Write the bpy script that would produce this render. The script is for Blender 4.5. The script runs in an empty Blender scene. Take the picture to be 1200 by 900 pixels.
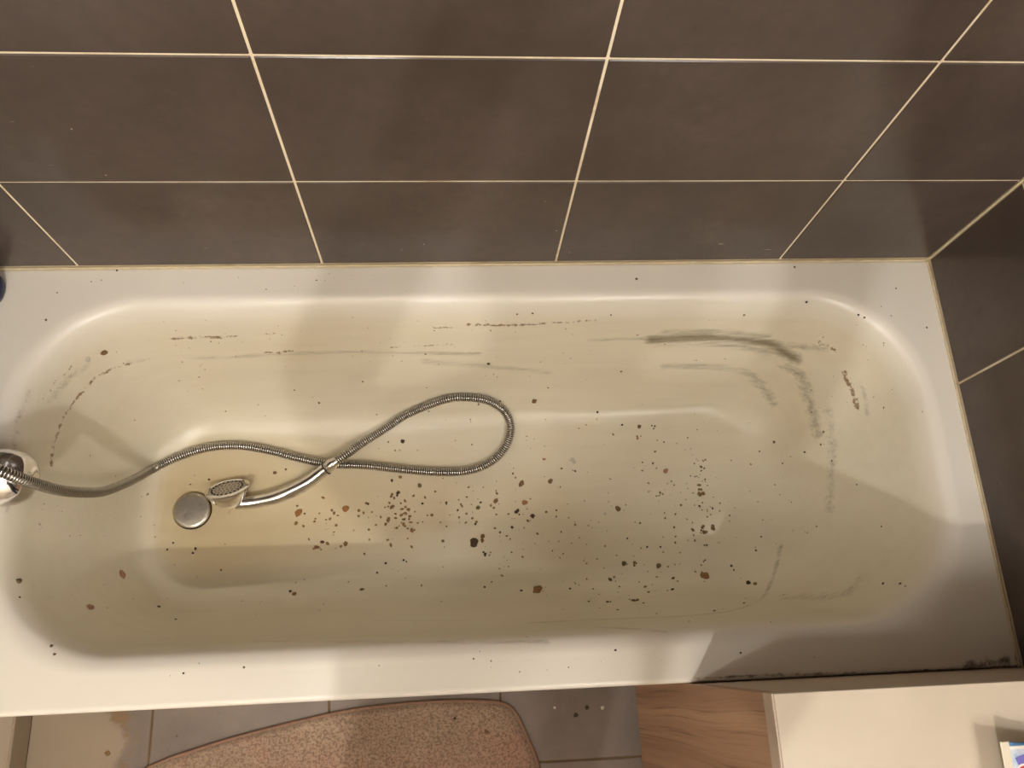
import bpy, bmesh, math, random
import numpy as np
from mathutils import Vector, Matrix
from mathutils.bvhtree import BVHTree
random.seed(7); RNG = np.random.RandomState(7)

# ------------------------------------------------------------------ camera
F_PX = 953.3
CAM = Vector((-0.8717, -0.6459, 1.2789))
ROT = Matrix(((0.99686, 0.02093, -0.07636), (-0.04395, 0.94848, -0.31377), (0.06586, 0.31614, 0.94642)))
cd = bpy.data.cameras.new('camera'); cam = bpy.data.objects.new('camera', cd)
bpy.context.scene.collection.objects.link(cam)
cam.matrix_world = Matrix.Translation(CAM) @ ROT.to_4x4()
cd.sensor_width = 36; cd.lens = 36 * F_PX / 1200; cd.clip_start = 0.02
sc = bpy.context.scene; sc.camera = cam
# ------------------------------------------------------------------ world
w = bpy.data.worlds.new('world'); sc.world = w; w.use_nodes = True
w.node_tree.nodes['Background'].inputs[0].default_value = (1.0, 0.80, 0.58, 1)
w.node_tree.nodes['Background'].inputs[1].default_value = 0.0
# ------------------------------------------------------------------ lights (bathroom lamps)
def lamp(name, loc, watt, rad, col=(1.0, 0.965, 0.93)):
    l = bpy.data.lights.new(name, 'POINT'); l.energy = watt; l.shadow_soft_size = rad; l.color = col
    o = bpy.data.objects.new(name, l); o.location = loc; sc.collection.objects.link(o); return o
LAMP1 = (-1.19, -1.72, 1.86); LAMP2 = (-0.20, -1.95, 1.86); LAMP3 = (-1.21, -.985, 1.86)
lamp('ceiling_spot_light', LAMP1, 40, 0.022)
lamp('ceiling_spot_light_middle', LAMP3, 9.5, 0.03)
lamp('ceiling_spot_light_right', LAMP2, 14, 0.05)
ml = bpy.data.lights.new('mirror_lamp_light', 'AREA'); ml.shape = 'RECTANGLE'; ml.size = .06; ml.size_y = .60; ml.energy = 8.5; ml.color = (1.0, .95, .90)
mlo = bpy.data.objects.new('mirror_lamp_light', ml); sc.collection.objects.link(mlo)
MLP = Vector((-.105, -1.30, 1.50)); mlo.location = MLP
mlo.rotation_euler = Vector((-.75, .25, -.72)).to_track_quat('-Z', 'Y').to_euler()
sc.view_settings.view_transform = 'Standard'; sc.view_settings.look = 'None'
sc.view_settings.gamma = 1; sc.view_settings.use_curve_mapping = False
sc.view_settings.exposure = 0.31

# ------------------------------------------------------------------ helpers
COL = sc.collection
def link(name, me, mat=None, parent=None, smooth=False):
    o = bpy.data.objects.new(name, me); COL.objects.link(o)
    if mat and not me.materials: me.materials.append(mat)
    if parent: o.parent = parent
    if smooth: me.shade_smooth()
    return o
def from_bm(bm, name):
    me = bpy.data.meshes.new(name); bmesh.ops.recalc_face_normals(bm, faces=bm.faces[:]); bm.to_mesh(me); bm.free(); return me
def pyd(name, v, f):
    me = bpy.data.meshes.new(name); me.from_pydata(v, [], f); me.update(); return me
def box_bm(x0, x1, y0, y1, z0, z1, bev=0, seg=2):
    bm = bmesh.new(); bmesh.ops.create_cube(bm, size=1)
    for v in bm.verts: v.co = Vector(((x0+x1)/2 + v.co.x*(x1-x0), (y0+y1)/2 + v.co.y*(y1-y0), (z0+z1)/2 + v.co.z*(z1-z0)))
    if bev: bmesh.ops.bevel(bm, geom=bm.edges[:], offset=bev, segments=seg, affect='EDGES', profile=.5)
    return bm
def box(name, b, mat, parent=None, bev=0, seg=2):
    return link(name, from_bm(box_bm(*b, bev=bev, seg=seg), name), mat, parent)
def tag(o, label, cat=None, group=None, kind=None):
    o['label'] = label
    if cat: o['category'] = cat
    if group: o['group'] = group
    if kind: o['kind'] = kind
    return o
def empty(name, loc=(0, 0, 0)):
    o = bpy.data.objects.new(name, None); o.location = loc; o.empty_display_size = .05; COL.objects.link(o); return o
def rel(o, parent):            # parent keeping world coordinates of mesh data
    o.parent = parent; o.matrix_parent_inverse = Matrix.Translation(-Vector(parent.location)); return o
def struct(o): o['kind'] = 'structure'; return o
def ray(u, v): return ROT @ Vector(((u-600)/F_PX, -(v-450)/F_PX, -1))
def at_z(u, v, z): d = ray(u, v); return CAM + d*((z-CAM.z)/d.z)
def catmull(P, n):
    P = [Vector(p) for p in P]; P = [P[0]*2-P[1]] + P + [P[-1]*2-P[-2]]; out = []
    for i in range(1, len(P)-2):
        for k in range(n):
            t = k/n; a, b, c, d = P[i-1:i+3]
            out.append(.5*((2*b)+(c-a)*t+(2*a-5*b+4*c-d)*t*t+(3*b-a-3*c+d)*t**3))
    out.append(P[-2]); return out
def resample(P, step):
    L = [0]
    for a, b in zip(P, P[1:]): L.append(L[-1]+(b-a).length)
    n = max(2, int(L[-1]/step)); out = []; j = 0
    for i in range(n+1):
        s = L[-1]*i/n
        while j < len(L)-2 and L[j+1] < s: j += 1
        t = (s-L[j])/max(1e-9, L[j+1]-L[j]); out.append(P[j].lerp(P[j+1], t))
    return out
def tube(name, P, rf, sides, mat, parent=None, cap=True, squash=None):
    v = []; f = []; up = Vector((0, 0, 1)); n = len(P)
    for i, p in enumerate(P):
        t = (P[min(i+1, n-1)]-P[max(i-1, 0)]).normalized()
        a = up.cross(t)
        a = a.normalized() if a.length > .05 else Vector((1, 0, 0)); b = t.cross(a)
        r = rf(i/(n-1))
        for k in range(sides):
            q = 2*math.pi*k/sides; v.append(p+a*(r*math.cos(q))+b*(r*math.sin(q)))
    for i in range(n-1):
        for k in range(sides):
            k2 = (k+1) % sides; f.append((i*sides+k, i*sides+k2, (i+1)*sides+k2, (i+1)*sides+k))
    if cap: f.append(tuple(range(sides-1, -1, -1))); f.append(tuple((n-1)*sides+k for k in range(sides)))
    return link(name, pyd(name, v, f), mat, parent, smooth=True)
def lathe(name, prof, origin, axis, sides, mat, parent=None, smooth=True):
    axis = Vector(axis).normalized(); a = axis.orthogonal().normalized(); b = axis.cross(a); o = Vector(origin); v = []; f = []
    for r, h in prof:
        for k in range(sides):
            q = 2*math.pi*k/sides; v.append(o+axis*h+(a*math.cos(q)+b*math.sin(q))*max(r, 1e-5))
    for i in range(len(prof)-1):
        for k in range(sides):
            k2 = (k+1) % sides; f.append((i*sides+k, i*sides+k2, (i+1)*sides+k2, (i+1)*sides+k))
    me = pyd(name, v, f); bm = bmesh.new(); bm.from_mesh(me); bmesh.ops.remove_doubles(bm, verts=bm.verts[:], dist=2e-5)
    bmesh.ops.holes_fill(bm, edges=bm.edges[:]); bmesh.ops.recalc_face_normals(bm, faces=bm.faces[:]); bm.to_mesh(me); bm.free()
    o2 = link(name, me, mat, parent, smooth=smooth)
    if smooth:
        try: me.set_sharp_from_angle(angle=math.radians(38))
        except Exception: pass
    return o2

# ------------------------------------------------------------------ materials
class NT:
    def __init__(s, name):
        s.m = bpy.data.materials.new(name); s.m.use_nodes = True; s.t = s.m.node_tree; s.b = s.t.nodes['Principled BSDF']
        s.co = s.t.nodes.new('ShaderNodeTexCoord')
    def n(s, typ, ins=None, **kw):
        nd = s.t.nodes.new('ShaderNode'+typ)
        for k, v in kw.items(): setattr(nd, k, v)
        for k, v in (ins or {}).items(): s.set(nd.inputs[k], v)
        return nd
    def set(s, inp, v):
        if hasattr(v, 'is_output') or isinstance(v, bpy.types.NodeSocket): s.t.links.new(v, inp)
        else: inp.default_value = v
    def noise(s, scale, detail=4, rough=.55, vec=None, dist=0):
        return s.n('TexNoise', {'Vector': vec or s.co.outputs['Object'], 'Scale': scale, 'Detail': detail, 'Roughness': rough, 'Distortion': dist}).outputs[0]
    def mapv(s, scale=(1, 1, 1), rot=(0, 0, 0), src='Object'):
        return s.n('Mapping', {'Vector': s.co.outputs[src], 'Scale': scale, 'Rotation': rot}).outputs[0]
    def ramp(s, fac, a, b, ca=0, cb=1):
        nd = s.n('MapRange', {0: fac, 1: a, 2: b, 3: ca, 4: cb}); nd.interpolation_type = 'SMOOTHSTEP'; return nd.outputs[0]
    def math(s, op, a, b=0): return s.n('Math', {0: a, 1: b}, operation=op).outputs[0]
    def mix(s, fac, a, b):
        nd = s.n('Mix', data_type='RGBA'); s.set(nd.inputs[0], fac); s.set(nd.inputs[6], a); s.set(nd.inputs[7], b); return nd.outputs[2]
    def bump(s, h, strength=.3, dist=.001):
        o = s.n('Bump', {'Height': h, 'Strength': strength, 'Distance': dist}).outputs[0]; s.t.links.new(o, s.b.inputs['Normal'])
    def base(s, c): s.set(s.b.inputs['Base Color'], c)
    def rough(s, c): s.set(s.b.inputs['Roughness'], c)
def C(r, g, b):   # sRGB 0-255 -> linear
    f = lambda x: ((x/255+.055)/1.055)**2.4 if x > 10 else x/255/12.92
    return (f(r), f(g), f(b), 1)
def simple(name, col, rough=.5, metal=0, noise=0, ns=40):
    m = NT(name); m.rough(rough); m.b.inputs['Metallic'].default_value = metal
    if noise:
        d = tuple(c*(1-noise) for c in col[:3])+(1,); m.base(m.mix(m.ramp(m.noise(ns), .3, .7), d, col))
    else: m.base(col)
    return m.m

def tile_material():
    m = NT('anthracite_ceramic')
    wo = m.n('NewGeometry').outputs['Position']
    big = m.noise(3.2, 5, .6, wo); fine = m.noise(45, 4, .6, wo)
    oi = m.n('ObjectInfo').outputs['Random']
    c = m.mix(m.ramp(big, .3, .72), C(74, 64, 58), C(91, 79, 72))
    c = m.mix(m.math('MULTIPLY', m.ramp(fine, .4, .8), .35), c, C(70, 60, 57))
    c = m.mix(m.math('MULTIPLY', oi, .25), c, C(84, 74, 70))
    # pale scuffs and dried droplets
    v = m.n('TexVoronoi', {'Vector': wo, 'Scale': 26.0, 'Randomness': 1.0})
    dot = m.math('MULTIPLY', m.ramp(v.outputs['Distance'], .045, .02), m.ramp(m.noise(4, 2, .5, wo), .52, .6))
    sv = m.n('Mapping', {'Vector': wo, 'Scale': (4, 4, 60), 'Rotation': (0, .5, 0)}).outputs[0]
    scr = m.math('MULTIPLY', m.ramp(m.noise(3, 2, .4, sv), .74, .78), m.ramp(m.noise(9, 2, .5, wo), .58, .66))
    cloud = m.math('MULTIPLY', m.ramp(m.noise(6, 6, .7, wo), .56, .74), .14)
    c = m.mix(cloud, c, C(125, 112, 104))
    c = m.mix(m.math('MULTIPLY', m.math('MAXIMUM', dot, scr), .7), c, C(190, 180, 165)); m.base(c)
    m.rough(m.math('ADD', m.math('MULTIPLY', big, .14), .15)); m.bump(m.noise(170, 3, .6, wo), .18, .0006)
    m.b.inputs['Specular IOR Level'].default_value = .34
    return m.m
def grout_material(name='cream_grout', col=C(236, 222, 194), dark=C(205, 182, 145)):
    m = NT(name); wo = m.n('NewGeometry').outputs['Position']
    m.base(m.mix(m.ramp(m.noise(14, 5, .65, wo), .5, .75), col, dark)); m.rough(.85); m.bump(m.noise(600, 2, .5, wo), .2, .0005); return m.m
def floor_material():
    m = NT('grey_floor_ceramic'); wo = m.n('NewGeometry').outputs['Position']
    c = m.mix(m.ramp(m.noise(5, 5, .6, wo), .3, .7), C(112, 100, 90), C(130, 116, 106))
    c = m.mix(m.math('MULTIPLY', m.ramp(m.noise(9, 6, .7, wo), .55, .7), .3), c, C(150, 136, 118))
    # limescale patch beside the left wall
    dv = m.n('VectorMath', {0: wo, 1: (-1.66, -.80, -.55)}, operation='DISTANCE').outputs['Value']
    dd = m.math('ADD', dv, m.math('MULTIPLY', m.noise(16, 5, .6, wo), .07))
    c = m.mix(m.math('MULTIPLY', m.ramp(dd, .165, .145), .6), c, C(168, 152, 128))
    ring = m.math('MULTIPLY', m.ramp(dd, .185, .168), m.ramp(dd, .148, .16))
    c = m.mix(m.math('MULTIPLY', ring, m.ramp(m.noise(30, 4, .6, wo), .45, .6)), c, C(128, 102, 70))
    v = m.n('TexVoronoi', {'Vector': wo, 'Scale': 42.0}); 
    dot = m.math('MULTIPLY', m.ramp(v.outputs['Distance'], .13, .07), m.ramp(m.noise(12, 3, .6, wo), .56, .62))
    c = m.mix(m.math('MULTIPLY', dot, .8), c, C(90, 58, 30)); m.base(c); m.rough(.42); m.bump(m.noise(220, 3, .6, wo), .2, .0006); return m.m
def enamel_material():
    m = NT('soiled_white_enamel'); o = m.co.outputs['Object']
    a = lambda n: m.n('Attribute', attribute_name=n).outputs['Fac']
    rim = C(235, 229, 218)
    streak = m.noise(5, 5, .65, m.mapv((1.0, 9, 9)))
    film = a('film')
    c = m.mix(film, rim, C(233, 225, 205))
    c = m.mix(m.math('MULTIPLY', m.math('MULTIPLY', m.ramp(streak, .3, .85), film), .22), c, C(204, 192, 164))
    c = m.mix(m.math('MULTIPLY', m.ramp(m.noise(4, 3, .5), .3, .85), m.math('MULTIPLY', film, .25)), c, C(212, 198, 168))
    c = m.mix(m.math('MULTIPLY', a('ochre'), m.ramp(m.noise(20, 4, .6), .1, .6, .6, 1)), c, C(176, 150, 92))
    # soap scum (grey green), brushed along the bath
    n1 = m.noise(60, 5, .75, m.mapv((.22, 1.6, 1.6))); sm = a('scum')
    k = m.ramp(m.math('ADD', m.math('MULTIPLY', sm, 1.1), m.math('MULTIPLY', m.math('SUBTRACT', n1, .5), 1.5)), .05, 1.0)
    c = m.mix(m.math('MULTIPLY', m.math('MULTIPLY', k, m.ramp(sm, 0, .25)), .82), c, C(112, 98, 68))
    # rust brown flaked lines, broken up
    n2 = m.noise(120, 4, .7); r = a('rust')
    k2 = m.ramp(m.math('ADD', r, m.math('MULTIPLY', m.math('SUBTRACT', n2, .5), 2.4)), .38, .68)
    c = m.mix(m.math('MULTIPLY', m.math('MULTIPLY', k2, m.ramp(r, 0, .2)), .9), c, C(136, 104, 64))
    # fine grit stuck to the inside
    v = m.n('TexVoronoi', {'Vector': o, 'Scale': 55.0})
    dot = m.math('MULTIPLY', m.ramp(v.outputs['Distance'], .085, .05), m.ramp(m.noise(9, 3, .6), .58, .66))
    g = a('grime'); n3 = m.noise(70, 5, .75)
    k3 = m.ramp(m.math('ADD', g, m.math('MULTIPLY', m.math('SUBTRACT', n3, .5), 1.3)), .4, .8)
    c = m.mix(m.math('MULTIPLY', m.math('MULTIPLY', k3, m.ramp(g, 0, .2)), .85), c, C(84, 64, 34))
    m.base(c)
    m.rough(.31)
    m.b.inputs['Specular IOR Level'].default_value = .55
    m.bump(m.noise(18, 3, .5), .12, .001)
    return m.m
def chrome(name, rough=.12, col=(.74, .72, .70, 1)):
    m = NT(name); m.b.inputs['Metallic'].default_value = 1
    m.base(m.mix(m.ramp(m.noise(90, 4, .6), .5, .8), col, tuple(c*.7 for c in col[:3])+(1,)))
    m.rough(m.math('ADD', m.math('MULTIPLY', m.noise(40, 4, .6), rough), rough*.6)); return m.m
def wood_material():
    m = NT('walnut_laminate')
    warp = m.noise(1.2, 2, .5, m.mapv((1, 2.0, .7)))
    sep = m.n('SeparateXYZ', {0: m.co.outputs['Object']})
    yy = m.math('ADD', sep.outputs[1], m.math('MULTIPLY', warp, .13)); zz = m.math('MULTIPLY', sep.outputs[2], .012)
    vec = m.n('CombineXYZ', {0: 0.0, 1: yy, 2: zz}).outputs[0]
    lines = m.noise(150, 3, .65, vec); band = m.noise(22, 3, .6, vec); fine = m.noise(420, 2, .6, vec)
    c = m.mix(m.ramp(band, .3, .7), C(158, 122, 96), C(190, 154, 124))
    c = m.mix(m.math('MULTIPLY', m.ramp(lines, .54, .70), .75), c, C(102, 72, 54))
    c = m.mix(m.math('MULTIPLY', m.ramp(fine, .5, .75), .35), c, C(112, 82, 62))
    m.base(c); m.rough(.48); m.bump(lines, .12, .0005); return m.m
def water_material():
    m = NT('murky_yellow_water'); t = m.t; m.t.nodes.remove(m.b)
    out = [n for n in t.nodes if n.type == 'OUTPUT_MATERIAL'][0]
    tr = m.n('BsdfTransparent', {0: (1, 1, 1, 1)}).outputs[0]; gl = m.n('BsdfGlossy', {'Color': (1, 1, 1, 1), 'Roughness': .03}).outputs[0]
    fr = m.n('Fresnel', {'IOR': 1.33}); mx = m.n('MixShader', {0: fr.outputs[0], 1: tr, 2: gl}).outputs[0]
    h = m.noise(22, 2, .5); bp = m.n('Bump', {'Height': h, 'Strength': .05, 'Distance': .002}).outputs[0]; t.links.new(bp, fr.inputs['Normal'])
    t.links.new(mx, out.inputs['Surface'])
    ab = m.n('VolumeAbsorption', {'Color': (.80, .66, .30, 1), 'Density': 22.0}); t.links.new(ab.outputs[0], out.inputs['Volume'])
    return m.m
def mat_terry():
    m = NT('terry_cotton'); wo = m.n('NewGeometry').outputs['Position']
    c = m.mix(m.ramp(m.noise(7, 5, .6, wo), .35, .7), C(172, 146, 124), C(188, 164, 140))
    c = m.mix(m.math('MULTIPLY', m.ramp(m.noise(5, 3, .6, m.n('Mapping', {'Vector': wo, 'Location': (3, 1, 0)}).outputs[0]), .5, .66), .55), c, C(186, 138, 120))
    c = m.mix(m.math('MULTIPLY', m.ramp(m.noise(230, 2, .6, wo), .42, .62), .65), c, C(112, 88, 70))
    m.base(c); m.rough(.95); m.b.inputs['Sheen Weight'].default_value = .3; m.bump(m.noise(420, 3, .7, wo), .8, .003); return m.m

M = dict(tile=tile_material(), grout=grout_material(), fgrout=grout_material('brown_floor_grout', C(104, 84, 56), C(150, 130, 96)),
    ftile=floor_material(), enamel=enamel_material(), chrome=chrome('polished_chrome', .10), hose=chrome('ribbed_steel', .16, (.60, .58, .55, 1)),
    brushed=chrome('brushed_plug_steel', .32, (.60, .57, .52, 1)), wood=wood_material(), water=water_material(), terry=mat_terry(),
    paint=simple('beige_wall_paint', C(232, 222, 204), .8, 0, .05, 8), white=simple('white_laminate', C(196, 183, 165), .42, 0, .04, 12),
    silicone=simple('cream_silicone', C(222, 206, 172), .5, 0, .15, 60), edge=simple('worktop_edge_band', C(196, 178, 160), .5, 0, .06, 60), trim=simple('mat_binding', C(150, 118, 98), .9, 0, .2, 100),
    dark=simple('dark_rubber', C(46, 40, 34), .6), rose=simple('shower_rose_plastic', C(206, 196, 180), .5, 0, .2, 200), ceil=simple('white_ceiling_paint', C(225, 218, 205), .9),
    black=simple('black_gap', C(20, 17, 14), .7))

# ------------------------------------------------------------------ room shell
FZ = -.55; CZ = 1.95; XL = -1.731; YF = -2.35
SZ = .403; SH = .2568; Z1 = .2585; GAP = .0036
struct(box('floor', (XL-.1, .1, YF-.1, .1, FZ-.1, FZ-.0015), M['fgrout']))
fl = bpy.data.objects['floor']
struct(box('ceiling', (XL-.1, .1, YF-.1, .1, CZ, CZ+.1), M['ceil']))
wb = struct(box('wall_back', (XL-.1, .1, .0016, .1, FZ, CZ), M['grout']))
wr = struct(box('wall_right', (.0016, .1, YF, .0, FZ, CZ), M['grout']))
wl = struct(box('wall_left', (XL-.1, XL, YF, .0, FZ, CZ), M['paint']))
struct(box('wall_front', (XL-.1, .1, YF-.1, YF, FZ, CZ), M['paint']))
tile_cache = {}
def tile_mesh(a, b, t, mat, bev=.0012):
    key = (round(a, 4), round(b, 4), t, mat.name)
    if key not in tile_cache:
        me = from_bm(box_bm(-a/2, a/2, 0, t, -b/2, b/2, bev, 1), 'tile'); me.materials.append(mat); tile_cache[key] = me
    return tile_cache[key]
def put_tile(a0, a1, b0, b1, parent, mode, mat):
    g = GAP/2; me = tile_mesh(a1-a0-2*g, b1-b0-2*g, .0045 if mode != 'floor' else .006, mat)
    o = bpy.data.objects.new('tile', me); COL.objects.link(o); o.parent = parent
    m1, m2 = (a0+a1)/2, (b0+b1)/2; j = random.uniform(-.0002, .0002)
    if mode == 'back': o.location = (m1, 0+j, m2)
    elif mode == 'right': o.location = (0+j, m1, m2); o.rotation_euler = (0, 0, -math.pi/2)
    elif mode == 'left': o.location = (XL+.0030+j, m1, m2); o.rotation_euler = (0, 0, math.pi/2)
    elif mode == 'floor': o.location = (m1, m2, FZ+j); o.rotation_euler = (-math.pi/2, 0, 0)
rows = [.0045, Z1]
while rows[-1] < CZ-.02: rows.append(min(CZ, rows[-1]+SH))
rows = [r for i, r in enumerate(rows) if i == 0 or r-rows[i-1] > .03]
xs = [0-.001, -.279, -.682, -1.085, -1.488, XL+.004]
for a, b in zip(xs[1:], xs[:-1]):
    for c, d in zip(rows[:-1], rows[1:]): put_tile(a, b, c, d, wb, 'back', M['tile'])
ys = [-.002, -.2397, -.705, -1.108, -1.511, -1.914, -2.317]
for a, b in zip(ys[1:], ys[:-1]):
    for c, d in zip(rows[:-1], rows[1:]): put_tile(a, b, c, d, wr, 'right', M['tile'])
yl = [-.002, -.34, -.72]
for a, b in zip(yl[1:], yl[:-1]):
    for c, d in zip(rows[:-1], rows[1:]): put_tile(a, b, c, d, wl, 'left', M['tile'])
fx = [XL+.004, -1.489, -1.134, -.779, -.424, -.002]; fy = [-.6885, -.8615, -1.2645, -1.6675, -2.0705, -2.345]
for a, b in zip(fx[:-1], fx[1:]):
    for c, d in zip(fy[1:], fy[:-1]): put_tile(a, b, c, d, fl, 'floor', M['ftile'])
# baseboard tiles along the left wall
bb = struct(box('baseboard_left', (XL-.0005, XL+.006, YF+.01, -.689, FZ+.001, FZ+.065), M['ftile'], bev=.001, seg=1))
# silicone beads
s1 = struct(box('trim_1', (XL+.002, -.003, -.0036, -.0004, -.002, .0040), M['silicone'], bev=.0012))
s2 = struct(box('trim_2', (-.0034, -.0006, -.700, -.004, -.002, .0030), M['silicone'], bev=.001))
s3 = struct(box('trim_3', (-.0034, -.0004, -.0034, -.0005, .0045, CZ-.01), M['silicone'], bev=.001))

# ------------------------------------------------------------------ bathtub
TX0 = XL+.005; TY0 = -.70
NS, NC = 150, 90     # samples per straight side (long), per corner
def rrect(x0, x1, y0, y1, r, nlong=430, nshort=110, nc=60):
    pts = []; r = min(r, .42*abs(y1-y0), .42*abs(x1-x0))
    def arc(cx, cy, a0):
        for k in range(nc): q = a0+math.pi/2*k/nc; pts.append((cx+r*math.cos(q), cy+r*math.sin(q)))
    def line(ax, ay, bx, by, n):
        for k in range(n): t = k/n; pts.append((ax+(bx-ax)*t, ay+(by-ay)*t))
    line(x0+r, y0, x1-r, y0, nlong); arc(x1-r, y0+r, -math.pi/2); line(x1, y0+r, x1, y1-r, nshort); arc(x1-r, y1-r, 0)
    line(x1-r, y1, x0+r, y1, nlong); arc(x0+r, y1-r, math.pi/2); line(x0, y1-r, x0, y0+r, nshort); arc(x0+r, y0+r, math.pi)
    return np.array(pts)
#      xl      xr     yf     yb     r    z      nsub to next
KEY = [(TX0, -.001, TY0, -.0015, .004, -.034, 2), (TX0, -.001, TY0, -.0015, .004, -.006, 2), (TX0+.002, -.002, TY0+.002, -.003, .005, -.0015, 2),
       (TX0+.006, -.004, TY0+.006, -.006, .008, 0.0, 12), (-1.600, -.030, -.660, -.040, .205, -.0005, 6),
       (-1.578, -.046, -.640, -.060, .200, -.0025, 8), (-1.562, -.060, -.626, -.073, .192, -.012, 8), (-1.552, -.070, -.617, -.083, .185, -.032, 12),
       (-1.538, -.088, -.604, -.098, .175, -.090, 26), (-1.520, -.120, -.588, -.116, .165, -.170, 30), (-1.502, -.165, -.570, -.134, .155, -.250, 24),
       (-1.488, -.205, -.552, -.152, .145, -.300, 18), (-1.472, -.248, -.530, -.172, .130, -.334, 12), (-1.450, -.290, -.506, -.196, .112, -.350, 10),
       (-1.420, -.340, -.476, -.226, .092, -.3575, 14), (-1.370, -.410, -.436, -.266, .07, -.361, 14), (-1.31, -.50, -.392, -.31, .030, -.3620, 0)]
K = [k[:6] for k in KEY]; loops = []
for i in range(len(K)-1):
    n = KEY[i][6]
    a, b = np.array(K[max(i-1, 0)]), np.array(K[i]); c = np.array(K[i+1]); d = np.array(K[min(i+2, len(K)-1)])
    ha = max(1e-6, np.linalg.norm(b-a)); hb = max(1e-6, np.linalg.norm(c-b)); hc = max(1e-6, np.linalg.norm(d-c))
    m1 = np.zeros(6) if i == 0 else ((b-a)/ha*hb+(c-b)/hb*ha)/(ha+hb)*hb
    m2 = ((c-b)/hb*hc+(d-c)/hc*hb)/(hb+hc)*hb if i < len(K)-2 else (c-b)
    if i < 4 or i == len(K)-2: m1 = m2 = (c-b)
    for k in range(n):
        t = k/n; h00 = 2*t**3-3*t*t+1; h10 = t**3-2*t*t+t; h01 = -2*t**3+3*t*t; h11 = t**3-t*t
        loops.append(h00*b+h10*m1+h01*c+h11*m2)
loops.append(np.array(K[-1]))
def floor_lift(x, z):      # bath bottom falls towards the drain at the left
    wgt = np.clip((-z-.25)/.11, 0, 1)**2; return wgt*np.clip(x+1.45, 0, 1.1)*.022
V = []
for L in loops:
    p = rrect(*L[:5]); z = np.full(len(p), L[5]); z = z+floor_lift(p[:, 0], z); V.append(np.column_stack([p, z]))
NP = len(V[0]); NL = len(V); V = np.concatenate(V)
CENTRE = True
i, k = np.meshgrid(np.arange(NL-1), np.arange(NP), indexing='ij'); k2 = (k+1) % NP
Fq = np.stack([i*NP+k, i*NP+k2, (i+1)*NP+k2, (i+1)*NP+k], -1).reshape(-1, 4)
tub_me = bpy.data.meshes.new('shell')
tub_me.vertices.add(len(V)); tub_me.vertices.foreach_set('co', V.ravel())
capi = np.roll(np.arange((NL-1)*NP, NL*NP), 115)      # strip that closes the innermost, needle-shaped loop
half = NP//2; capq = np.array([(capi[j], capi[j+1], capi[(-j-2) % NP], capi[(-j-1) % NP]) for j in range(half-1)])

Fq = np.concatenate([Fq, capq])
tub_me.loops.add(Fq.size); tub_me.loops.foreach_set('vertex_index', Fq.ravel().astype(np.int32))
tub_me.polygons.add(len(Fq)); tub_me.polygons.foreach_set('loop_start', np.arange(0, Fq.size, 4, dtype=np.int32))
tub_me.update(calc_edges=True)
# coarse copy for placing things on the surface
coarse_f = [tuple(int(x) for x in ((a*3)*NP+(b*4) % NP, (a*3)*NP+((b+1)*4) % NP, (min(a*3+3, NL-1))*NP+((b+1)*4) % NP, (min(a*3+3, NL-1))*NP+(b*4) % NP)) for a in range(NL//3) for b in range(NP//4)]
lastc = (NL-1)*NP
coarse_f.append(tuple(lastc+j*4 for j in range(NP//4)))
BVH = BVHTree.FromPolygons([tuple(v) for v in V], coarse_f)
def hit(u, v):
    d = ray(u, v).normalized(); p, n, _, _ = BVH.ray_cast(CAM, d)
    if p is None: p = at_z(u, v, 0); n = Vector((0, 0, 1))
    if n.z < 0: n = -n
    return p, n
def surf(x, y):
    p, n, _, _ = BVH.ray_cast(Vector((x, y, .3)), Vector((0, 0, -1)))
    if p is None: return Vector((x, y, 0)), Vector((0, 0, 1))
    return p, (n if n.z > 0 else -n)
def on(u, v, r):     # a point whose image is (u,v), lifted r above the enamel
    p, n = hit(u, v)
    for _ in range(6):
        q = at_z(u, v, p.z+r); s, n = surf(q.x, q.y); p = Vector((q.x, q.y, s.z))
    return at_z(u, v, p.z+r/max(.5, n.z))
# painted soiling: strokes lie on the enamel (attributes on the mesh)
att = {n: np.zeros(len(V)) for n in ('film', 'rust', 'scum', 'ochre', 'grime')}
def stroke(name, pts, width, strength=1.0, soft=1.0, wob=0):
    P = [hit(*p)[0] for p in pts]; P = resample(catmull(P, 6), .004); P = np.array([tuple(p) for p in P])
    lo = P.min(0)-width*3; hi = P.max(0)+width*3
    idx = np.where(((V >= lo) & (V <= hi)).all(1))[0]
    if not len(idx): return
    d = np.full(len(idx), 9.0); v = V[idx]
    for q in P: d = np.minimum(d, ((v-q)**2).sum(1))
    d = np.sqrt(d); val = strength*np.clip(1-(d/width)**soft, 0, 1)
    att[name][idx] = np.maximum(att[name][idx], val)
att['film'] = np.clip((-V[:, 2]-.006)/.05, 0, 1)
S = stroke
S('rust', [(168, 398), (180, 399)], .0050, .6); S('rust', [(200, 397), (218, 396), (245, 395), (262, 395), (276, 394)], .0056, .95)
S('rust', [(310, 391), (326, 391)], .0050, .6); S('rust', [(350, 389), (366, 389)], .0037, .5)
S('rust', [(508, 384), (530, 384)], .0050, .75); S('rust', [(548, 380), (575, 381), (606, 381), (638, 379)], .0056, 1.0)
S('rust', [(640, 379), (668, 377), (698, 376)], .0044, .8)
S('rust', [(60, 545), (61, 532), (70, 500), (80, 480), (95, 461), (112, 443), (135, 431), (150, 426)], .0070, .66)
S('rust', [(310, 413), (325, 413), (343, 411)], .0063, .72); S('rust', [(40, 480), (48, 468), (58, 457), (70, 443), (84, 430)], .0050, .62)
S('rust', [(452, 408), (480, 406), (530, 404)], .0050, .5)
S('rust', [(990, 437), (995, 450), (1000, 463), (1004, 478)], .0100, .85); S('rust', [(962, 402), (970, 406), (977, 411)], .0112, .65)
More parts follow.
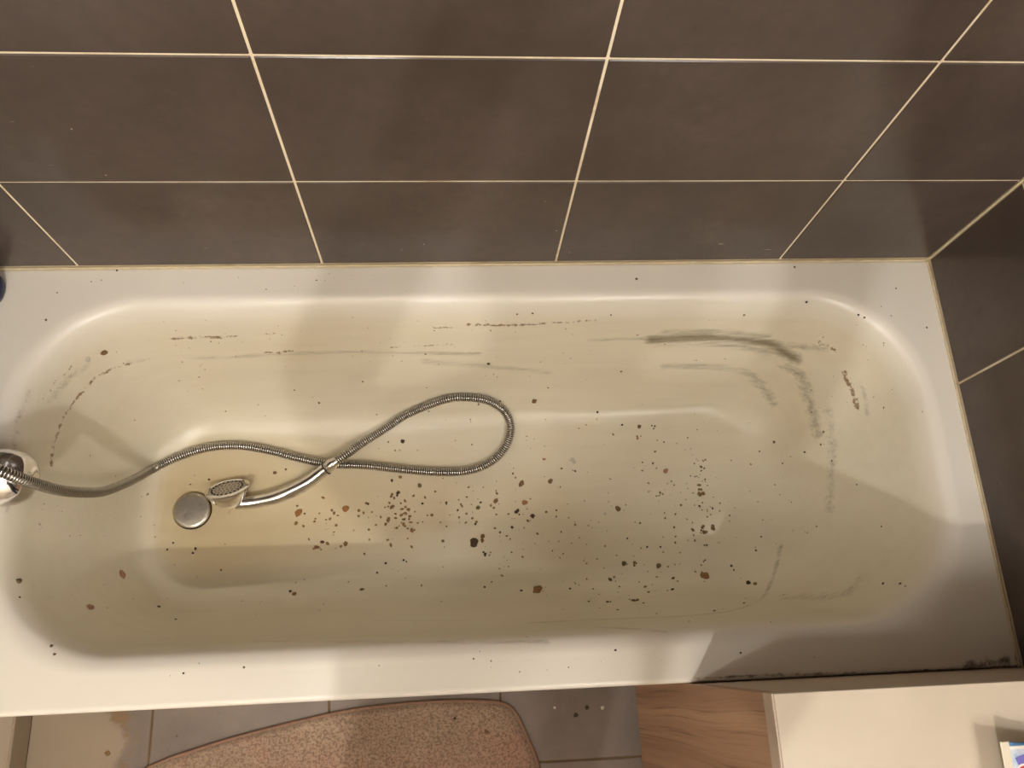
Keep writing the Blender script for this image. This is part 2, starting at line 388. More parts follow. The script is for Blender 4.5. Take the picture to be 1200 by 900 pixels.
S('rust', [(50, 590), (48, 610), (46, 630)], .0075, .4); S('rust', [(812, 374), (845, 375)], .0037, .45); S('rust', [(962, 465), (966, 520)], .0050, .4)
S('rust', [(836, 716), (868, 709), (888, 700)], .0050, .4)
S('scum', [(765, 398), (800, 396), (840, 396), (880, 399), (905, 404), (918, 412), (930, 420)], .024, .85, 1)
S('scum', [(860, 398), (890, 401), (910, 408), (926, 419)], .006, 1.0, 1)
S('scum', [(780, 389), (850, 390), (900, 394)], .018, .5); S('scum', [(770, 404), (850, 404), (900, 412)], .022, .42)
S('scum', [(690, 399), (730, 397), (780, 396)], .010, .40); S('scum', [(780, 430), (840, 431), (880, 440), (905, 470)], .022, .42)
S('scum', [(900, 405), (940, 407), (965, 408)], .02, .40); S('scum', [(920, 430), (938, 440), (948, 470), (958, 510)], .022, .48)
S('scum', [(150, 425), (240, 419), (330, 415), (430, 413), (560, 415)], .012, .40)
S('scum', [(500, 423), (560, 428), (640, 437)], .02, .36); S('scum', [(60, 470), (75, 450), (100, 430)], .015, .35)
S('scum', [(1010, 450), (1016, 485)], .010, .35); S('scum', [(970, 480), (975, 540), (972, 600)], .02, .33)
S('scum', [(915, 640), (900, 690), (860, 715), (800, 722), (700, 726), (620, 730)], .008, .55)
S('scum', [(700, 735), (780, 740)], .008, .40); S('scum', [(920, 700), (980, 698), (1010, 680)], .03, .30)
S('scum', [(300, 752), (400, 752), (520, 752), (640, 752)], .010, .34); S('scum', [(440, 727), (560, 727)], .005, .40)
S('scum', [(8, 600), (12, 560), (20, 500), (34, 460)], .01, .32)
S('ochre', [(520, 580), (580, 595), (640, 600)], .11, .30); S('ochre', [(200, 590), (330, 600), (480, 600)], .14, .22); S('ochre', [(470, 605), (520, 612)], .04, .35)
S('ochre', [(930, 470), (940, 520)], .09, .2)
S('grime', [(1130, 781), (1165, 777), (1190, 772)], .020, .75); S('grime', [(810, 796), (900, 791), (1000, 788), (1100, 784), (1190, 780)], .0065, .72)
S('grime', [(1186, 740), (1192, 768)], .012, .5); S('grime', [(860, 790), (890, 788)], .012, .4)
S('grime', [(1087, 305), (1092, 325)], .008, .35)
for n, a in att.items():
    at = tub_me.attributes.new(n, 'FLOAT', 'POINT'); at.data.foreach_set('value', a.astype(np.float32))
tub = empty('bathtub', ((TX0)/2, -.35, FZ))
tag(tub, 'soiled white enamel bathtub holding a shallow pool of yellow water', 'bathtub')
shell = rel(link('shell', tub_me, M['enamel'], smooth=True), tub)
for p in (): pass
apron = rel(box('apron', (TX0+.004, -.006, TY0+.012, TY0+.03, FZ+.001, -.03), M['white'], bev=.002), tub)
# drain plug + ring
dp = on(225, 598, .004); ds, dn = surf(dp.x, dp.y)
dr = .0355
ring = rel(lathe('drain_ring', [(dr+.0006, -.002), (dr+.0016, -.001), (dr+.0018, .0010), (dr+.0008, .0012), (dr-.001, .0005), (dr-.001, -.002)], ds, dn, 64, M['black']), tub); ring['label'] = 'dark gap ring round the drain'
plug = rel(lathe('drain_plug', [(.001, .0105), (dr*.5, .0102), (dr*.85, .0095), (dr-.002, .0088), (dr, .0070), (dr-.001, .004), (.001, .003)], ds, dn, 72, M['brushed']), tub); plug['label'] = 'round brushed steel drain plug'

# ------------------------------------------------------------------ water
WL = -.3483
xs_ = np.arange(-1.50, -.60, .006); ys_ = np.arange(-.56, -.13, .006)
H = np.array([[surf(x, y)[0].z for y in ys_] for x in xs_])
wet = H < WL
wv, wf, vid = [], [], {}
def wvert(a, b, top):
    key = (a, b, top)
    if key not in vid: vid[key] = len(wv); wv.append((xs_[a], ys_[b], WL if top else min(WL-.0004, H[a, b]-.0012)))
    return vid[key]
def cell(a, b): return 0 <= a < len(xs_)-1 and 0 <= b < len(ys_)-1 and wet[a:a+2, b:b+2].any()
for a in range(len(xs_)-1):
    for b in range(len(ys_)-1):
        if not cell(a, b): continue
        t = [wvert(a, b, 1), wvert(a+1, b, 1), wvert(a+1, b+1, 1), wvert(a, b+1, 1)]; u = [wvert(a, b, 0), wvert(a+1, b, 0), wvert(a+1, b+1, 0), wvert(a, b+1, 0)]
        wf.append(tuple(t)); wf.append(tuple(u[::-1]))
        for (da, db), (p, q) in {(0, -1): (0, 1), (1, 0): (1, 2), (0, 1): (2, 3), (-1, 0): (3, 0)}.items():
            if not cell(a+da, b+db): wf.append((t[q], t[p], u[p], u[q]))
water = link('bath_water', pyd('bath_water', wv, wf), M['water'])
tag(water, 'shallow pool of murky yellow water over the drain end of the bathtub', 'water', kind='stuff')

# ------------------------------------------------------------------ shower hose
hose_px = [(-40, 546, .10), (-12, 548, .112), (4, 553, .106), (22, 560, .085), (45, 568, .045), (70, 574.5, -.01), (95, 577, -.07), (120, 576, -.14), (143, 568, -.21), (162, 559, -.275)]
HR = .0088
P = [at_z(u, v, z) for u, v, z in hose_px]
lie = [(180, 549), (210, 535), (245, 524.5), (282, 522.5), (320, 529), (355, 538), (390, 544), (430, 545.5), (480, 551), (520, 553.5), (552, 551), (577, 540), (593, 522), (598.5, 500), (591, 482), (573, 470), (550, 466), (522, 468), (480, 484)]
P += [on(u, v, HR) for u, v in lie]
P += [on(452, 502, HR+.004), on(425, 519, HR+.012), on(405, 533, HR+.019), on(393, 541, HR+.019)]
P = resample(catmull(P, 10), .0044/6)
hose = empty('shower_hose', tuple(P[len(P)//2])); tag(hose, 'ribbed chrome shower hose looping across the bottom of the bathtub', 'hose')
prof = [HR, HR, HR*.97, HR*.80, HR*.80, HR*.97]
vv, ff, sd = [], [], 14; up = Vector((0, 0, 1))
for i, p in enumerate(P):
    t = (P[min(i+1, len(P)-1)]-P[max(i-1, 0)]).normalized(); a = up.cross(t).normalized(); b = t.cross(a); r = prof[i % 6]
    for k in range(sd): q = 2*math.pi*k/sd; vv.append(p+a*(r*math.cos(q))+b*(r*math.sin(q)))
for i in range(len(P)-1):
    for k in range(sd): k2 = (k+1) % sd; ff.append((i*sd+k, i*sd+k2, (i+1)*sd+k2, (i+1)*sd+k))
ff.append(tuple(range(sd-1, -1, -1))); ff.append(tuple((len(P)-1)*sd+k for k in range(sd)))
rt = rel(link('ribbed_tube', pyd('ribbed_tube', vv, ff), M['hose'], smooth=True), hose)
rt.data.materials.append(chrome('hose_groove_shade', .3, (.16, .15, .13, 1)))  # shade between the ribs painted as darker steel, so grooves look deeper
mi = np.zeros(len(ff), dtype=np.int32)
for i in range(len(P)-1):
    if i % 6 in (2, 3, 4): mi[i*sd:(i+1)*sd] = 1
rt.data.polygons.foreach_set('material_index', mi)
# swivel nut between hose and handset
E1 = P[-1]; N1 = on(371, 557, .0165)
dirn = (N1-E1).normalized()
nut = lathe('swivel_nut', [(.0055, -.004), (.0085, -.003), (.0100, .002), (.0118, .008), (.0118, .020), (.0105, .022), (.006, .0225)], E1-dirn*.001, dirn, 32, M['chrome']); rel(nut, hose)

# ------------------------------------------------------------------ shower handset
hs_pts = [E1+dirn*.0215, on(362, 564, .0145), on(346, 573, .0125), on(325, 582, .0125), on(305, 587, .0135), on(288, 589.5, .017), on(276, 590, .021)]
HP = resample(catmull(hs_pts, 10), .003)
hs = empty('shower_handset', tuple(HP[len(HP)//2])); tag(hs, 'chrome hand shower lying on its side next to the drain plug', 'shower head')
rel(tube('handle', HP, lambda t: .0120+.0028*math.sin(math.pi*min(1, t*1.05)), 28, M['chrome']), hs)
rel(lathe('handle_collar', [(.0105, 0), (.0138, .0004), (.0140, .0028), (.0118, .0032)], HP[0], dirn, 32, M['dark']), hs)
hc = at_z(266.5, 573.5, surf(-1.33, -.33)[0].z+.043); hn = Vector((-.13, .80, .58)).normalized()
R_ = .0425
rel(lathe('head', [(.004, -.036), (.012, -.0355), (.0205, -.032), (.027, -.024), (.0345, -.014), (.0395, -.006), (R_, -.001), (R_, .0022), (R_-.002, .0040), (R_-.0055, .0044), (R_-.0075, .0030), (R_-.008, .0005)], hc, hn, 64, M['chrome']), hs)
rel(lathe('spray_face', [(R_-.0082, .0004), (R_-.009, .0022), (.020, .0034), (.0195, .0026), (.008, .0032), (.0005, .0034)], hc, hn, 56, M['rose']), hs).data
fa = hn.orthogonal().normalized(); fb = hn.cross(fa)
bm = bmesh.new()
for rr, nn, sz in ((.0290, 22, .0023), (.0225, 16, .0013), (.015, 12, .0011), (.0085, 7, .0011), (.0, 1, .001)):
    for k in range(nn):
        q = 2*math.pi*k/nn+rr*50; c = hc+hn*.0032+(fa*math.cos(q)+fb*math.sin(q))*rr
        m4 = Matrix.Translation(c) @ hn.to_track_quat('Z', 'Y').to_matrix().to_4x4()
        bmesh.ops.create_cone(bm, cap_ends=True, segments=8, radius1=sz*1.1, radius2=sz*.7, depth=.0022, matrix=m4)
nz = rel(link('nozzle', from_bm(bm, 'nozzle'), M['dark']), hs); nz['kind'] = 'stuff'

# ------------------------------------------------------------------ bath mixer at the left edge
my = -.368; mz = .052
mx = empty('bath_mixer', (-1.655, my, 0)); tag(mx, 'rounded chrome bath mixer at the left end of the bathtub', 'tap')
rel(lathe('body', [(.002, .170), (.012, .1695), (.024, .166), (.034, .158), (.040, .145), (.0425, .130), (.0425, .112), (.0415, .108), (.0395, .1065)], (-1.655, my, mz), (1, 0, 0), 64, M['chrome']), mx)
rel(lathe('collar', [(.0395, .1065), (.0435, .105), (.0445, .10), (.0445, .030), (.042, .022), (.030, .018), (.002, .016)], (-1.655, my, mz), (1, 0, 0), 12, M['chrome'], smooth=False), mx)
rel(lathe('base', [(.034, 0.0003), (.034, .006), (.024, .012), (.021, .03), (.021, .052)], (-1.625, my, 0), (0, 0, 1), 40, M['chrome']), mx)
rel(lathe('lever', [(.002, 0), (.011, .002), (.013, .02), (.010, .09), (.004, .10)], (-1.60, my, mz+.038), (.15, .1, .9), 24, M['chrome']), mx)
rel(lathe('hose_outlet', [(.012, 0), (.012, .03), (.009, .032)], P[0]-Vector((.03, 0, .0)), (1, 0, 0), 24, M['chrome']), mx)

# ------------------------------------------------------------------ bottle on the back-left corner
bt = empty('shampoo_bottle', (-1.636, -.043, 0.0005)); tag(bt, 'blue and clear plastic bottle standing in the back left corner of the bath rim', 'bottle')
mb = NT('green_grey_plastic'); mb.base(C(128, 132, 112)); mb.rough(.2); mb.b.inputs['Transmission Weight'].default_value = .35
def oval(name, prof, mat, par, ax=.0375, ay=.0315):
    v, f = [], []; n = 40
    for s, z in prof:
        for k in range(n): q = 2*math.pi*k/n; v.append((math.copysign(abs(math.cos(q))**.75, math.cos(q))*ax*s, math.copysign(abs(math.sin(q))**.75, math.sin(q))*ay*s, z))
    for i in range(len(prof)-1):
        for k in range(n): k2 = (k+1) % n; f.append((i*n+k, i*n+k2, (i+1)*n+k2, (i+1)*n+k))
    f.append(tuple(range(n-1, -1, -1))); f.append(tuple((len(prof)-1)*n+k for k in range(n)))
    return link(name, pyd(name, v, f), mat, par, smooth=True)
oval('base', [(.88, 0), (.97, .002), (1.0, .008), (1.0, .020)], simple('navy_plastic', C(44, 52, 84), .3), bt)
oval('body', [(.995, .0205), (1.0, .05), (1.0, .14), (.95, .158), (.6, .172), (.42, .176)], mb.m, bt)
oval('cap', [(.44, .1765), (.46, .18), (.46, .205), (.42, .209)], simple('navy_cap', C(40, 50, 92), .35), bt)

# ------------------------------------------------------------------ vanity cabinet and worktop
WT = .335; VX = -.523; VY0 = -.7016; VY1 = -1.55; TH = .028
van = empty('vanity_cabinet', (-.26, -1.12, -.40)); tag(van, 'wall-hung vanity cabinet with walnut front beside the bathtub', 'cabinet')
rel(box('carcass', (VX+.020, -.001, VY1, VY0, -.40, WT-TH-.0008), M['edge'], bev=.0008, seg=1), van)
ym = (VY0+VY1)/2
for a, b in ((ym+.0015, VY0+.0002), (VY1, ym-.0015)):
    dn_ = rel(box('door', (VX+.0015, VX+.0193, a, b, -.3995, WT-TH-.003), M['wood'], bev=.0008, seg=1), van)
    hb = box('handle', (VX-.022, VX-.012, (a+b)/2-.06, (a+b)/2+.06, .235, .247), M['chrome'], bev=.003)
    for yy in (-.05, .05):
        pass
    bm = bmesh.new(); bm.from_mesh(hb.data)
    for yy in (-.05, .05):
        m4 = Matrix.Translation(((VX-.006), (a+b)/2+yy, .241)) @ Matrix.Rotation(math.pi/2, 4, 'Y'); bmesh.ops.create_cone(bm, cap_ends=True, segments=10, radius1=.004, radius2=.004, depth=.015, matrix=m4)
    bm.to_mesh(hb.data); bm.free(); hb.parent = dn_; hb.matrix_parent_inverse = dn_.matrix_world.inverted()
wt = empty('worktop', (-.26, -1.12, WT-TH)); tag(wt, 'cream worktop slab on the walnut vanity, carrying the toothpaste tube', 'worktop')
rel(box('slab', (VX+.0022, -.001, VY1-.002, VY0+.0004, WT-TH, WT), M['white'], bev=.0012), wt)
eb = rel(box('edge_band', (VX-.0002, VX+.002, VY1-.002, VY0+.0004, WT-TH+.0002, WT-.0005), M['edge'], bev=.0005, seg=1), wt); eb['label'] = 'slightly greyer edge band'

# ------------------------------------------------------------------ toothpaste tube
def tpm(name, col, rough=.35): return simple(name, col, rough)
tx0, ty_c = -.296, -.789; tpt = empty('toothpaste_tube', (tx0+.09, ty_c, WT+.0005)); tag(tpt, 'blue, white and red toothpaste tube lying on the cream worktop', 'toothpaste')
ang = math.radians(-2); hw = .030
def tp(s, yy, zz): # s along the tube from the crimp end
    lift = .034*max(0, 1-s/.12)**1.4
    return Vector((tx0+s*math.cos(ang)-yy*math.sin(ang), ty_c+s*math.sin(ang)+yy*math.cos(ang), WT+.0015+lift+zz))
def halfw(s): return hw-(s-.012)*.06 if s > .012 else hw
def thick(s): return .0012 if s < .012 else .0012+.0155*min(1, (s-.012)/.11)**.8
prof = [.012+.14*k/28 for k in range(29)]; v, f = [], []; n = 32
for s in prof:
    for k in range(n):
        q = 2*math.pi*k/n; v.append(tp(s, halfw(s)*math.cos(q), thick(s)*(1+math.sin(q))))
for i in range(len(prof)-1):
    for k in range(n): k2 = (k+1) % n; f.append((i*n+k, i*n+k2, (i+1)*n+k2, (i+1)*n+k))
f += [tuple(range(n-1, -1, -1)), tuple((len(prof)-1)*n+k for k in range(n))]
mt = NT('toothpaste_print'); mt.rough(.3)
gx = mt.n('NewGeometry').outputs['Position']; sx = mt.n('SeparateXYZ', {0: gx}); X, Y = sx.outputs[0], sx.outputs[1]
white, blue = C(232, 226, 214), C(92, 136, 176)
yb = mt.ramp(mt.math('ABSOLUTE', mt.math('SUBTRACT', Y, ty_c), 0), .0245, .0255)
c = mt.mix(mt.ramp(mt.math('ABSOLUTE', mt.math('SUBTRACT', Y, ty_c+.0), 0), .0215, .0225), mt.mix(mt.ramp(mt.noise(45, 3, .5, gx), .42, .58), C(196, 204, 214), C(150, 176, 208)), white)
c = mt.mix(yb, c, blue); mt.base(c)
body = rel(link('body', pyd('body', v, f), mt.m, smooth=True), tpt)
v = [tp(s, yy, z) for s in (0, .0125) for yy in (-hw-.0005, hw+.0005) for z in (0, .0024)]
bm = bmesh.new(); vs = [bm.verts.new(p) for p in v]
for q in ((0, 1, 3, 2), (4, 6, 7, 5), (0, 4, 5, 1), (2, 3, 7, 6), (1, 5, 7, 3), (0, 2, 6, 4)): bm.faces.new([vs[k] for k in q])
bmesh.ops.bevel(bm, geom=bm.edges[:], offset=.0006, segments=1, affect='EDGES')
cr = rel(link('crimped_end', from_bm(bm, 'crimped_end'), tpm('white_foil', C(236, 226, 204))), tpt)
rel(lathe('cap', [(.013, 0), (.0165, .001), (.0165, .022), (.014, .024), (.001, .0245)], tp(.1525, 0, .0155), (math.cos(ang), math.sin(ang), 0), 28, tpm('white_cap', C(230, 226, 218))), tpt)
def decal(name, pts, width, col, lift):   # printed stroke hugging the tube's top
    P_ = resample(catmull([Vector((a, b, 0)) for a, b in pts], 8), .0006); v, f = [], []
    for i, p in enumerate(P_):
        t = (P_[min(i+1, len(P_)-1)]-P_[max(i-1, 0)]).normalized(); nn = Vector((-t.y, t.x, 0))
        for sg in (-1, 1):
            q = p+nn*sg*width/2; s = q.x; yy = q.y; hwid = halfw(s)
            zz = thick(s)*(1+math.sqrt(max(0, 1-(yy/hwid)**2)))+lift; v.append(tp(s, yy, zz))
        if i: f.append((2*i-2, 2*i-1, 2*i+1, 2*i))
    return rel(link(name, pyd(name, v, f), col), tpt)
red, purp, wht, lb = tpm('print_red', C(206, 58, 60)), tpm('print_violet', C(116, 110, 186)), tpm('print_white', C(240, 232, 222)), tpm('print_blue', C(86, 140, 196))
decal('printed_patch', [(.0165, .0105), (.026, .0135), (.036, .0135)], .0080, purp, .0003)
decal('printed_patch', [(.0165, .000), (.019, -.010), (.030, -.015)], .0055, purp, .0003)
decal('printed_letter_outline', [(.0180, -.004), (.0195, .0045), (.029, .0062), (.0350, .0085), (.0365, .004), (.030, .0005), (.024, -.001)], .0062, wht, .0005)
decal('printed_letter', [(.0180, -.004), (.0195, .0040), (.029, .0055), (.0345, .0075)], .0030, red, .0008)
decal('printed_letter', [(.0365, .004), (.030, .0000), (.024, -.002), (.023, -.008)], .0026, red, .0008)
decal('printed_letter', [(.041, .0105), (.045, .0125), (.049, .0105), (.049, .004), (.044, .001)], .0030, lb, .0006)
decal('printed_line', [(.036, .0195), (.050, .0190), (.060, .0190)], .0012, tpm('print_grey', C(150, 140, 130)), .0004)
decal('printed_letter', [(.058, -.012), (.060, .008), (.068, .009), (.069, -.012)], .004, red, .0006)

# ------------------------------------------------------------------ bath mat
def matshape():
    E_ = [(176, 899), (200, 889), (262, 869), (330, 851), (400, 835), (450, 828), (500, 823.5), (545, 822), (575, 823), (592, 826), (602, 833), (610, 846), (617, 862), (630, 894)]
    return [at_z(u, v, FZ+.014) for u, v in E_]
edge = matshape(); a, b = edge[0], edge[-1]
out2 = [b+Vector((.02, -.10, 0)), b+Vector((.045, -.30, 0)), b+Vector((.03, -.40, 0)), b+Vector((-.04, -.44, 0)), b+Vector((-.3, -.43, 0)), a+Vector((.0, -.42, 0)), a+Vector((-.09, -.39, 0)), a+Vector((-.13, -.32, 0)), a+Vector((-.11, -.10, 0)), a+Vector((-.06, -.03, 0))]
ring_ = catmull(edge+out2+[edge[0]], 8)[:-1]; ring_ = resample(ring_+[ring_[0]], .006)[:-1]
cen = sum(ring_, Vector())/len(ring_); cen.z = 0; n = len(ring_)
bmat = empty('bath_mat', (cen.x, cen.y, FZ)); tag(bmat, 'pink and beige terry bath mat lying on the grey floor in front of the bathtub', 'bath mat')
v, f = [], []; NR = 110
for r in range(NR+1):
    q = 1-(r/NR)*.995
    ed = min(1, (1-q)/.035); zz = FZ+.003+.011*math.sqrt(ed)
    for k, p in enumerate(ring_):
        x = cen.x+(p.x-cen.x)*q; y = cen.y+(p.y-cen.y)*q
        j = (random.random()-.5)*.0034*ed + .0015*math.sin(x*23+y*9)*ed*(.5+.5*math.sin(y*31))
        v.append((x+(random.random()-.5)*.001*(r > 3), y+(random.random()-.5)*.001*(r > 3), zz+j))
for r in range(NR):
    for k in range(n): k2 = (k+1) % n; f.append((r*n+k, r*n+k2, (r+1)*n+k2, (r+1)*n+k))
f.append(tuple(NR*n+k for k in range(n)))
pl = rel(link('pile', pyd('pile', v, f), M['terry'], smooth=True), bmat)
bp = [Vector((p.x, p.y, FZ+.0052)) for p in ring_]; bp.append(bp[0].copy())
rel(tube('binding', bp, lambda t: .0042, 8, M['trim'], cap=False), bmat)

# ------------------------------------------------------------------ debris
cols = {'rust': simple('rust_flake', C(140, 108, 72), .7, 0, .35, 300), 'tan': simple('tan_flake', C(158, 116, 72), .7, 0, .3, 300), 'dark': simple('dark_brown_flake', C(80, 60, 40), .7, 0, .4, 300),
        'gold': simple('golden_flake', C(140, 98, 36), .7, 0, .35, 300), 'olive': simple('olive_flake', C(118, 100, 68), .75, 0, .35, 300), 'white': simple('white_soap', C(212, 204, 190), .5, 0, .1, 200),
        'orange': simple('orange_flake', C(172, 120, 72), .7, 0, .3, 300), 'pink': simple('pinkish_flake', C(176, 132, 104), .7, 0, .25, 300)}
def flake_geo(bm, c, nrm, size, asp=1, rot=0, th=.0012, n=9, rag=.35):
    a = nrm.orthogonal().normalized(); b = nrm.cross(a)
    a, b = a*math.cos(rot)+b*math.sin(rot), b*math.cos(rot)-a*math.sin(rot)
    top, bot = [], []
    for k in range(n):
        q = 2*math.pi*k/n; r = size*(1-rag*random.random()); d = a*(r*math.cos(q)*asp)+b*(r*math.sin(q))
        bot.append(bm.verts.new(c+d+nrm*.0001)); top.append(bm.verts.new(c+d*.8+nrm*th*(.6+.6*random.random())))
    m = bm.verts.new(c+nrm*th*(1.0+.6*random.random()))
    for k in range(n):
        k2 = (k+1) % n; bm.faces.new((bot[k], bot[k2], top[k2], top[k])); bm.faces.new((top[k], top[k2], m))
    bm.faces.new(bot[::-1])
def flake(u, v, px, col, label=None, asp=1, rot=None, clump=1, group='small brown flakes in the bathtub', name='debris_flake', z=None):
    p, nrm = hit(u, v) if z is None else (at_z(u, v, z), Vector((0, 0, 1)))
    size = px/2*(CAM.z-p.z)/F_PX; bm = bmesh.new()
    if clump == 1: flake_geo(bm, Vector(), nrm, size, asp, rot if rot is not None else random.uniform(0, 6.28), th=min(.0022, size*.4))
    else:
        for _ in range(clump):
            q = random.uniform(0, 6.28); r = size*.75*random.random()**.5
            o = Vector((math.cos(q)*r*asp, math.sin(q)*r, 0)); o -= nrm*o.dot(nrm)
            flake_geo(bm, o, nrm, size*random.uniform(.25, .5), random.uniform(.8, 1.5), random.uniform(0, 6.28), th=min(.002, size*.4), n=7)
    o = link(name, from_bm(bm, name), cols[col]); o.location = p+nrm*.0002
    if label: tag(o, label, 'debris')
    else:
        pl_ = ('on the back rim' if p.z > -.012 and p.y > -.2 else 'on the front rim' if p.z > -.012 and p.y < -.5 else 'on the rim' if p.z > -.012 else 'in the yellow water' if p.z < -.3483 else
               'on the left end slope' if p.x < -1.40 else 'on the right end slope' if p.x > -.27 else 'on the back side slope' if p.y > -.20 else 'on the front side slope' if p.y < -.51 else 'on the dry right part of the bath bottom')
        cn = {'rust': 'rust-brown', 'dark': 'blackish', 'olive': 'olive', 'tan': 'tan', 'pink': 'pinkish', 'white': 'whitish'}[col]
        tag(o, 'tiny %s crumb %s' % (cn, pl_ if 'rim' in pl_ else pl_+(' of the bathtub' if 'bath' not in pl_ and 'water' not in pl_ else '')), 'debris', '%s crumbs %s' % (cn, pl_))
    return o
big = [(555.5, 636, 12, 'dark', 'dark brown square flake, largest piece of debris at the centre of the bathtub', 1.0, .3, 1),
 (568, 631, 11, 'gold', 'golden brown ragged flake touching the dark square flake', 1, 0, 5), (566.5, 650, 9, 'dark', 'dark comma-shaped crumb just below the dark square flake', 1.3, .2, 3),
 (630, 691, 13, 'tan', 'tan oblong flake near the front side of the bath bottom', 1.3, .0, 1), (143, 673, 13, 'pink', 'flat pinkish tan flake on the left end slope in the front shadow', .9, .4, 1),
 (106, 712, 10, 'pink', 'pale pink sliver in the front left corner of the bathtub', 1.3, .8, 1), (826, 674.5, 12, 'tan', 'round tan flake at the bottom of the right-hand debris column', 1, 0, 1),
 (828, 619, 14, 'olive', 'olive crumbly clump in the middle of the right-hand debris column', 1.6, 0, 6), (821, 577, 12, 'rust', 'rusty square clump with crumbs in the right-hand debris column', .8, 0, 5),
 (811, 560, 8, 'dark', 'black Y-shaped crumb at the top of the right-hand debris column', 1.5, 0, 2), (822, 550, 9, 'olive', 'greyish crumbs above the black Y-shaped crumb', 1.4, 0, 4),
 (788, 566, 9, 'rust', 'brown flake with a thin tail left of the debris column', .8, .6, 2), (745.5, 704, 12, 'olive', 'olive ragged clump near the front of the bath bottom', 1.1, 0, 5),
 (745, 662, 10, 'rust', 'brown flake with a black tip above the olive ragged clump', .7, 0, 3), (731, 660, 7, 'olive', 'small olive flake left of the black-tipped flake', 1.2, 0, 1),
 (772, 663, 7, 'olive', 'small olive flake right of the black-tipped flake', 1.2, 0, 1), (877, 683, 7, 'dark', 'dark brown crumb at the right end of the bath bottom', 1, 0, 1),
 (885, 684, 5.5, 'tan', 'tan crumb right beside the dark brown crumb at the right', 1, 0, 1), (724, 596, 9, 'rust', 'teardrop rust flake alone between the two debris groups', .8, .2, 1),
 (672, 539, 14, 'white', 'translucent white soap blob on the bath bottom', .9, .5, 3), (626, 470, 8, 'rust', 'round brown flake above and right of the hose loop', 1.2, 0, 1),
 (637, 539, 8, 'pink', 'pinkish flake left of the white soap blob', .7, .6, 2), (749, 513, 9, 'pink', 'pinkish clump below the pair of crumbs on the upper right', 1, 0, 3),
 (749, 500, 6, 'rust', 'left one of the two crumbs side by side on the upper right', 1, 0, 1), (765, 500, 8, 'olive', 'right one of the two crumbs side by side on the upper right', 1, 0, 3),
 (780, 552, 7, 'pink', 'pink crumb just above the flake with a thin tail', 1.2, 0, 1), (572.5, 426, 6, 'dark', 'black crumb on the back side wall above the hose loop', .7, 0, 1),
 (122, 413, 11, 'rust', 'orange brown chip on the back left corner slope', .8, .5, 1), (103, 421, 8, 'white', 'whitish chip beside the orange brown chip', 1.3, .6, 1),
 (350, 601, 10, 'orange', 'orange flake in the yellow water below the shower handle', 1.2, 0, 1), (405, 596, 8, 'orange', 'orange flake with a point in the lit yellow water', 1.4, 0, 1),
 (492, 569, 7, 'olive', 'olive crumb under the right end of the hose loop', .8, 0, 1), (611, 567, 7, 'rust', 'rust flake nearest to the right bend of the hose loop', 1.5, .3, 1),
 (645, 564, 6.5, 'rust', 'small rust flake below the white soap blob', 1.2, 0, 1), (615, 589, 7, 'orange', 'orange oval flake among the crumbs right of the water', 1.1, 1.2, 1),
 (606, 599, 9, 'dark', 'dark tapered crumb below the orange oval flake', .6, 1.4, 1), (624, 605, 6.5, 'dark', 'dark round crumb right of the tapered crumb', 1, 0, 1),
 (581, 587, 9, 'rust', 'upright brown crumb between water edge and orange flake', .6, 1.4, 1), (560, 595, 6, 'olive', 'round olive crumb above the dark square flake', 1, 0, 1),
 (345, 696, 6.5, 'tan', 'tan crumb in the front shadow below the yellow water', 1, 0, 1), (22, 681, 7, 'olive', 'dark sliver on the far left slope of the bathtub', 1.4, 1, 1),
 (475, 657, 8, 'dark', 'black crooked crumb near the shadow edge in the water', .7, .8, 2), (424, 691, 8, 'olive', 'slanting dark sliver at the front edge of the water', .4, .9, 1),
 (472, 517, 6, 'dark', 'black speck inside the hose loop', 1, 0, 1), (826, 640, 8, 'olive', 'greenish flake below the olive crumbly clump', 1, 0, 2), (825, 657, 6.5, 'olive', 'faint crumbs above the round tan flake', 1, 0, 3),
 (812, 621, 6, 'rust', 'brown crumb left of the olive crumbly clump', .7, 0, 1), (787, 678, 8, 'dark', 'black crumbs left of the round tan flake', 1.2, 0, 3), (787, 690.5, 6, 'dark', 'black crumb below and left of the round tan flake', 1, 0, 2),
 (715, 679, 6, 'olive', 'greenish crumb left of and above the olive ragged clump', 1, 0, 1), (712, 706, 8, 'olive', 'scattered crumbs left of the olive ragged clump', 1.8, 0, 4)]
for u, v, px, col, lab, asp, rot, cl in big: flake(u, v, px, col, lab, asp, rot, cl)
